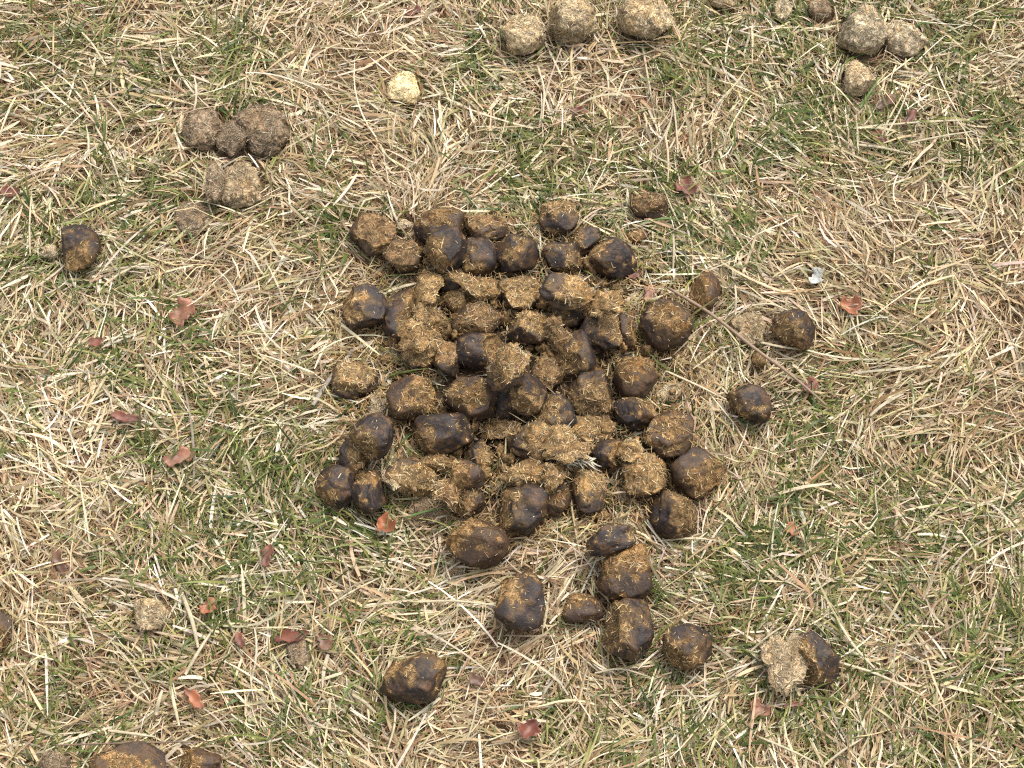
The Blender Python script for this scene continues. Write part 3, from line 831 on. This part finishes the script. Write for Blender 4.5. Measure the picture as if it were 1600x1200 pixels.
# ------------------------------------------------------------------ single long stalks
PALE, GREY, TAN, TWIG, GRN = (0.56, 0.475, 0.31), (0.36, 0.31, 0.25), (0.50, 0.38, 0.20), (0.20, 0.135, 0.09), (0.15, 0.22, 0.06)
STALKS = [  # points in the photograph, width px, colour, name, label
 ([(1044,446),(1110,490),(1180,545),(1235,585),(1292,630)], 6, (0.30, 0.205, 0.13), 'twig', 'long thin grey brown twig slanting down right of the pile'),
 ([(488,630),(520,585),(550,546)], 8, GREY, 'straw_stalk', 'broad grey dry blade leaning at the golden brick shaped lump'),
 ([(606,452),(632,447),(660,437)], 6, PALE, 'straw_stalk', 'short whitish blade at the upper left edge of the pile'),
 ([(1004,65),(1014,130),(1027,197)], 3.4, PALE, 'straw_stalk', 'straight pale stalk running down from the largest bleached ball'),
 ([(1050,140),(1056,190),(1060,240)], 3.6, PALE, 'straw_stalk', 'upright pale stalk right of the straight one below the bleached balls'),
 ([(840,98),(850,140),(848,185)], 3.2, PALE, 'straw_stalk', 'thin pale stalk below the round bleached tan ball'),
 ([(1420,220),(1475,212),(1532,200)], 3.4, PALE, 'straw_stalk', 'slim pale stalk, lower of the pair at the upper right'),
 ([(1340,222),(1380,231),(1425,237)], 5, PALE, 'straw_stalk', 'short broad pale blade below the red leaves at upper right'),
 ([(1330,196),(1450,190),(1565,182)], 4, PALE, 'straw_stalk', 'longest pale stalk lying level at the upper right'),
 ([(1517,299),(1560,272),(1604,250)], 4, PALE, 'straw_stalk', 'pale stalk slanting up to the right edge'),
 ([(1240,48),(1265,44),(1294,42)], 4.6, PALE, 'straw_stalk', 'short pale stalk left of the large pale ball at upper right'),
 ([(125,45),(145,70),(164,98)], 3.6, PALE, 'straw_stalk', 'pale stalk slanting near the top left corner'),
 ([(82,30),(83,70),(81,112)], 3.4, TAN, 'straw_stalk', 'upright tan stalk near the top left corner'),
 ([(147,193),(172,240),(190,296)], 3.6, PALE, 'straw_stalk', 'pale stalk curving down at the upper left above the lone dark ball'),
 ([(47,298),(46,350),(45,396)], 3.4, PALE, 'straw_stalk', 'upright whitish stalk left of the lone dark blocky ball'),
 ([(167,1140),(205,1146),(241,1150)], 5, PALE, 'straw_stalk', 'whitish flat blade just above the wide brown ball at the bottom edge'),
 ([(284,928),(300,970),(308,1010)], 7, PALE, 'straw_stalk', 'thick pale blade right of the pale tan disc'),
 ([(288,1052),(310,1018),(328,986)], 6, PALE, 'straw_stalk', 'thick pale blade crossing below the orange leaf at lower left'),
 ([(242,1115),(248,1095),(252,1076)], 7, PALE, 'straw_stalk', 'short thick blade above the wide brown ball, left of its twin'),
 ([(264,1070),(272,1100),(278,1132)], 6, PALE, 'straw_stalk', 'short thick blade above the wide brown ball, right of its twin'),
 ([(85,1163),(200,1161),(332,1157)], 3, TWIG, 'twig', 'thin dark twig lying level above the wide brown ball at the bottom edge'),
 ([(505,950),(550,924),(596,899)], 3.4, PALE, 'straw_stalk', 'pale stalk slanting up at the lower left of the pile'),
 ([(655,938),(715,939),(775,944)], 4, PALE, 'straw_stalk', 'level pale stalk left of the tall dark creased ball'),
 ([(550,1084),(568,1096),(586,1112)], 6, PALE, 'straw_stalk', 'short broad blade left of the lone angular dark ball'),
 ([(597,1050),(602,1080),(603,1106)], 4, PALE, 'straw_stalk', 'pale stalk touching the left side of the lone angular dark ball'),
 ([(617,1105),(616,1135),(605,1170)], 4, PALE, 'straw_stalk', 'pale stalk running down from under the lone angular dark ball'),
 ([(1187,1150),(1235,1172),(1287,1196)], 4, PALE, 'straw_stalk', 'pale stalk slanting down to the bottom edge at the right'),
 ([(1287,1196),(1318,1172),(1350,1152)], 4, PALE, 'straw_stalk', 'pale stalk rising from the bottom edge at the right'),
 ([(1312,970),(1335,1010),(1368,1042)], 5, PALE, 'straw_stalk', 'broad pale blade right of the lone dark ball with amber corner'),
 ([(1310,1032),(1375,1055),(1442,1085)], 4.5, PALE, 'straw_stalk', 'long pale blade running right from the lone dark ball with amber corner'),
 ([(1175,1015),(1200,994),(1228,974)], 3.6, PALE, 'straw_stalk', 'pale stalk at the upper left of the tan flattened mat'),
 ([(930,1050),(970,1045),(1016,1056)], 3.4, PALE, 'straw_stalk', 'arched pale stalk below the largest lower straggler'),
 ([(1065,1067),(1085,1090),(1101,1116)], 3.6, PALE, 'straw_stalk', 'pale stalk below the lowest right straggler'),
 ([(889,750),(896,810),(907,868)], 3.8, TAN, 'straw_stalk', 'tan upright stalk left of the upright golden cylinder'),
 ([(1027,843),(1085,841),(1141,845)], 3.6, PALE, 'straw_stalk', 'level pale stalk under the half dark half shaggy ball'),
 ([(1040,576),(1090,602),(1143,625)], 3.6, PALE, 'straw_stalk', 'pale stalk slanting left of the lone black ball'),
 ([(1176,474),(1205,475),(1239,485)], 3.6, PALE, 'straw_stalk', 'pale stalk just above the farthest right fresh ball'),
 ([(1190,532),(1222,542),(1258,543)], 4.6, PALE, 'straw_stalk', 'pale stalk just below the farthest right fresh ball'),
 ([(1149,440),(1150,464),(1150,489)], 3.6, PALE, 'straw_stalk', 'short upright stalk right of the small amber sided ball'),
 ([(1052,358),(1053,390),(1052,422)], 4, PALE, 'straw_stalk', 'upright pale stalk right of the smooth round black ball'),
 ([(632,807),(665,799),(698,791)], 5, GRN, 'green_grass_stalk', 'broad green blade lying at the lower left edge of the pile'),
 ([(1002,346),(1040,341),(1074,343)], 5, GRN, 'green_grass_stalk', 'green blade below the angular brown lump beside the red leaf'),
 ([(988,385),(1010,392),(1034,399)], 5, GRN, 'green_grass_stalk', 'green blade touching the smooth round black ball'),
 ([(1420,45),(1450,35),(1500,52)], 5, GRN, 'green_grass_stalk', 'green blade arching over the pale crumbling ball at upper right'),
 ([(1345,165),(1362,140),(1380,112)], 5, GRN, 'green_grass_stalk', 'green blade right of the small tan stub at upper right'),
]


def tube(points, radii, flat=0.45, sides=6, sub=4):
    pts = np.array(points, float)
    m = len(pts)
    t = np.linspace(0, m - 1, (m - 1) * sub + 1)
    pad = np.vstack([2 * pts[0] - pts[1], pts, 2 * pts[-1] - pts[-2]])
    out = []
    for x in t:
        i = min(int(x), m - 2); f = x - i
        p0, p1, p2, p3 = pad[i], pad[i + 1], pad[i + 2], pad[i + 3]
        out.append(0.5 * (2 * p1 + (p2 - p0) * f + (2 * p0 - 5 * p1 + 4 * p2 - p3) * f * f + (3 * p1 - p0 - 3 * p2 + p3) * f ** 3))
    c = np.array(out)
    T = np.gradient(c, axis=0)
    T /= np.linalg.norm(T, axis=1)[:, None]
    s = np.cross(T, (0, 0, 1)); s /= np.linalg.norm(s, axis=1)[:, None]
    u = np.cross(s, T)
    n = len(c)
    prof = np.interp(np.linspace(0, 1, n), [0, .1, .7, 1], radii)
    V = np.concatenate([c + s * (prof * math.cos(2 * math.pi * k / sides))[:, None] + u * (prof * flat * math.sin(2 * math.pi * k / sides))[:, None] for k in range(sides)])
    V = V.reshape(sides, n, 3).transpose(1, 0, 2).reshape(-1, 3)
    F = []
    for i in range(n - 1):
        for k in range(sides):
            F.append((i * sides + k, i * sides + (k + 1) % sides, (i + 1) * sides + (k + 1) % sides, (i + 1) * sides + k))
    F.append((0, 1, 2, 3)); F.append((0, 3, 4, 5))
    e = (n - 1) * sides
    F.append((e + 3, e + 2, e + 1, e)); F.append((e + 5, e + 4, e + 3, e))
    return V, np.array(F)


for pts, w, colr, nm, label in STALKS:
    z = 0.0185 if nm != 'twig' else 0.026
    P3 = [on_plane(x, y, z + rng.uniform(-.002, .002)) for x, y in pts]
    P3[0][2] -= 0.005; P3[-1][2] -= 0.005
    r = w * mm_per_px(pts[0][1]) / 2
    rad = [r * .8, r, r * .9, r * .6] if nm != 'green_grass_stalk' else [r * .7, r, r * .8, r * .12]
    V, F = tube(P3, rad, 0.8 if nm == 'twig' else 0.35)
    cc = np.tile(np.array(colr), (len(V), 1)) * rng.uniform(.85, 1.1)
    o = mesh_obj(nm, V, F, M_GREEN if nm == 'green_grass_stalk' else M_STRAW, None, cc)
    tag(o, label, {'twig': 'twig', 'straw_stalk': 'straw', 'green_grass_stalk': 'grass'}[nm], 'long single stalks on the lawn')

# white tuft of straw poking out between the golden balls
V, F, o_ = [], [], 0
for k in range(22):
    x, y = 908 + rng.uniform(-22, 22), 722 + rng.uniform(-9, 9)
    th = math.radians(rng.normal(-28, 22)); ln = rng.uniform(10, 20); bow = rng.uniform(-5, 5)
    ux, uy = math.cos(th), -math.sin(th)
    P3 = [on_plane(x - ux * ln, y - uy * ln, 0.015), on_plane(x - ux * ln * .3 - uy * bow, y - uy * ln * .3 + ux * bow, 0.026 + rng.uniform(-.003, .004)),
          on_plane(x + ux * ln * .4 - uy * bow, y + uy * ln * .4 + ux * bow, 0.025), on_plane(x + ux * ln, y + uy * ln, 0.015)]
    r = rng.uniform(0.0006, 0.0010)
    v, f = tube(P3, [r, r, r * .9, r * .5], 0.5)
    V.append(v); F.append(f + o_); o_ += len(v)
V = np.concatenate(V)
o = mesh_obj('straw_tuft', V, np.concatenate(F), M_STRAW, None, np.tile((0.62, 0.57, 0.44), (len(V), 1)))
tag(o, 'white tuft of curved straws between golden balls at the lower middle', 'straw')

# ------------------------------------------------------------------ withered leaves
RED, ORG, PNK, BRN, WHT = (0.135, 0.040, 0.020), (0.245, 0.082, 0.030), (0.235, 0.10, 0.052), (0.13, 0.062, 0.032), (0.42, 0.42, 0.38)
LEAVES = [  # px, py, length, width, angle, curl, colour, label
 (285,488,48,34,35,.5,PNK,'pinkish orange leaf lying in straw at the left'),
 (1330,478,36,30,20,.8,ORG,'curled orange leaf right of the farthest right fresh ball'),
 (1072,291,42,30,-50,.7,RED,'dark red leaf beside the angular brown lump above the pile'),
 (990,428,28,16,10,.6,RED,'small red leaf under the smooth round black ball'),
 (1015,458,36,16,60,.5,PNK,'pinkish leaf above the big brown ball flecked with straw'),
 (604,820,38,28,-35,1.3,ORG,'curled orange leaf below the black egg shaped ball'),
 (197,652,54,14,-5,.4,RED,'long narrow red leaf at the left in straw'),
 (280,714,54,24,15,.5,PNK,'dull pink leaf at the left above the green patch'),
 (417,868,40,16,70,.5,RED,'small upright red leaf in the green patch at lower left'),
 (93,877,48,16,-65,.5,BRN,'brown leaf slanting near the left edge'),
 (326,947,32,20,70,.4,ORG,'orange leaf chip right of the pale tan disc'),
 (375,1000,28,14,-60,.5,RED,'small red leaf left of the dark red leaf at lower left'),
 (303,1092,50,16,-45,.5,ORG,'orange narrow leaf at the lower left above the twig'),
 (455,994,62,20,12,.6,RED,'dark red leaf covering the small grey fibrous lump'),
 (506,1003,34,20,-60,.6,BRN,'brown leaf right of the dark red leaf at lower left'),
 (828,1140,42,28,60,1.2,RED,'curled red leaf at the bottom middle'),
 (1187,1107,36,24,-25,.5,PNK,'pinkish leaf below the tan flattened mat'),
 (1240,1101,36,8,8,.4,RED,'thin red leaf strip right of the pinkish leaf at lower right'),
 (1265,601,28,20,10,.6,RED,'red leaf at the lower end of the long twig'),
 (905,173,32,12,-12,.5,RED,'small red leaf in the grass below the bleached balls'),
 (1420,186,40,16,55,.7,RED,'red leaf, right one of three below the pale balls at upper right'),
 (1385,160,40,16,20,.7,BRN,'brown leaf, top one of three below the pale balls at upper right'),
 (1372,213,34,16,-40,.6,RED,'red leaf, lowest of three below the pale balls at upper right'),
 (16,300,34,18,10,.5,RED,'red leaf at the left edge of the lawn'),
 (746,1062,32,18,-30,.6,BRN,'brown leaf right of the lone angular dark ball'),
 (1238,828,26,18,0,.5,ORG,'small orange leaf in straw right of the pile'),
 (645,17,30,14,20,.5,RED,'small red leaf at the top edge'),
 (1275,432,36,18,60,.9,WHT,'curled white petal right of the long twig'),
 (150,535,26,16,30,.5,RED,'tiny red leaf in grass at the left below the lone dark ball'),
]
for px, py, ln, wd, ang, curl, colr, label in LEAVES:
    s = mm_per_px(py)
    a, b = ln * s / 2, wd * s / 2
    nu, nv = 13, 7
    u, v = np.meshgrid(np.linspace(-1, 1, nu), np.linspace(-1, 1, nv), indexing='ij')
    so = rng.uniform(-20, 20)
    edge = (1 - np.abs(u) ** 2.4) ** 0.6 * (1 + 0.30 * np.sin(u * 4 + so + v) + 0.22 * np.sin(u * 11 + so * 3 + 2 * v))
    edge = np.maximum(edge, 0.06)
    x = u * a * (1 - 0.12 * curl)
    y = v * b * edge + 0.15 * b * np.sin(u * 2 + so)
    zz = curl * (0.55 * b * np.abs(v * edge) ** 1.6 + 0.35 * b * u * u) + 0.14 * b * np.sin(u * 6 + so) * v
    th = math.radians(ang)
    c0 = on_plane(px, py, 0.0138)
    X = c0[0] + x * math.cos(th) - y * math.sin(th)
    Y = c0[1] + x * math.sin(th) + y * math.cos(th)
    Zt = c0[2] + zz + 0.18 * a * u * rng.uniform(-1, 1)
    top = np.stack([X.ravel(), Y.ravel(), Zt.ravel()], 1)
    bot = top - np.array((0, 0, 0.0004))
    i = (np.arange(nu - 1)[:, None] * nv + np.arange(nv - 1)[None, :]).ravel()
    Ft = np.stack([i, i + nv, i + nv + 1, i + 1], 1)
    Fb = Ft[:, ::-1] + nu * nv
    rim = [k * nv for k in range(nu)] + [(nu - 1) * nv + k for k in range(1, nv)] + [k * nv + nv - 1 for k in range(nu - 2, -1, -1)] + [k for k in range(nv - 2, 0, -1)]
    rim = np.array(rim)
    nx = np.roll(rim, -1)
    Fr = np.stack([nx, rim, rim + nu * nv, nx + nu * nv], 1)
    cc = np.tile(np.array(colr), (2 * nu * nv, 1)) * (1 + 0.25 * np.sin(np.tile(u.ravel() * 3 + so, 2)))[:, None]
    o = mesh_obj('withered_leaf' if colr != WHT else 'white_petal', np.vstack([top, bot]), np.vstack([Ft, Fb, Fr]), M_LEAF, None, cc)
    tag(o, label, 'leaf' if colr != WHT else 'petal', 'withered leaves on the lawn' if colr != WHT else 'white petals on the lawn')
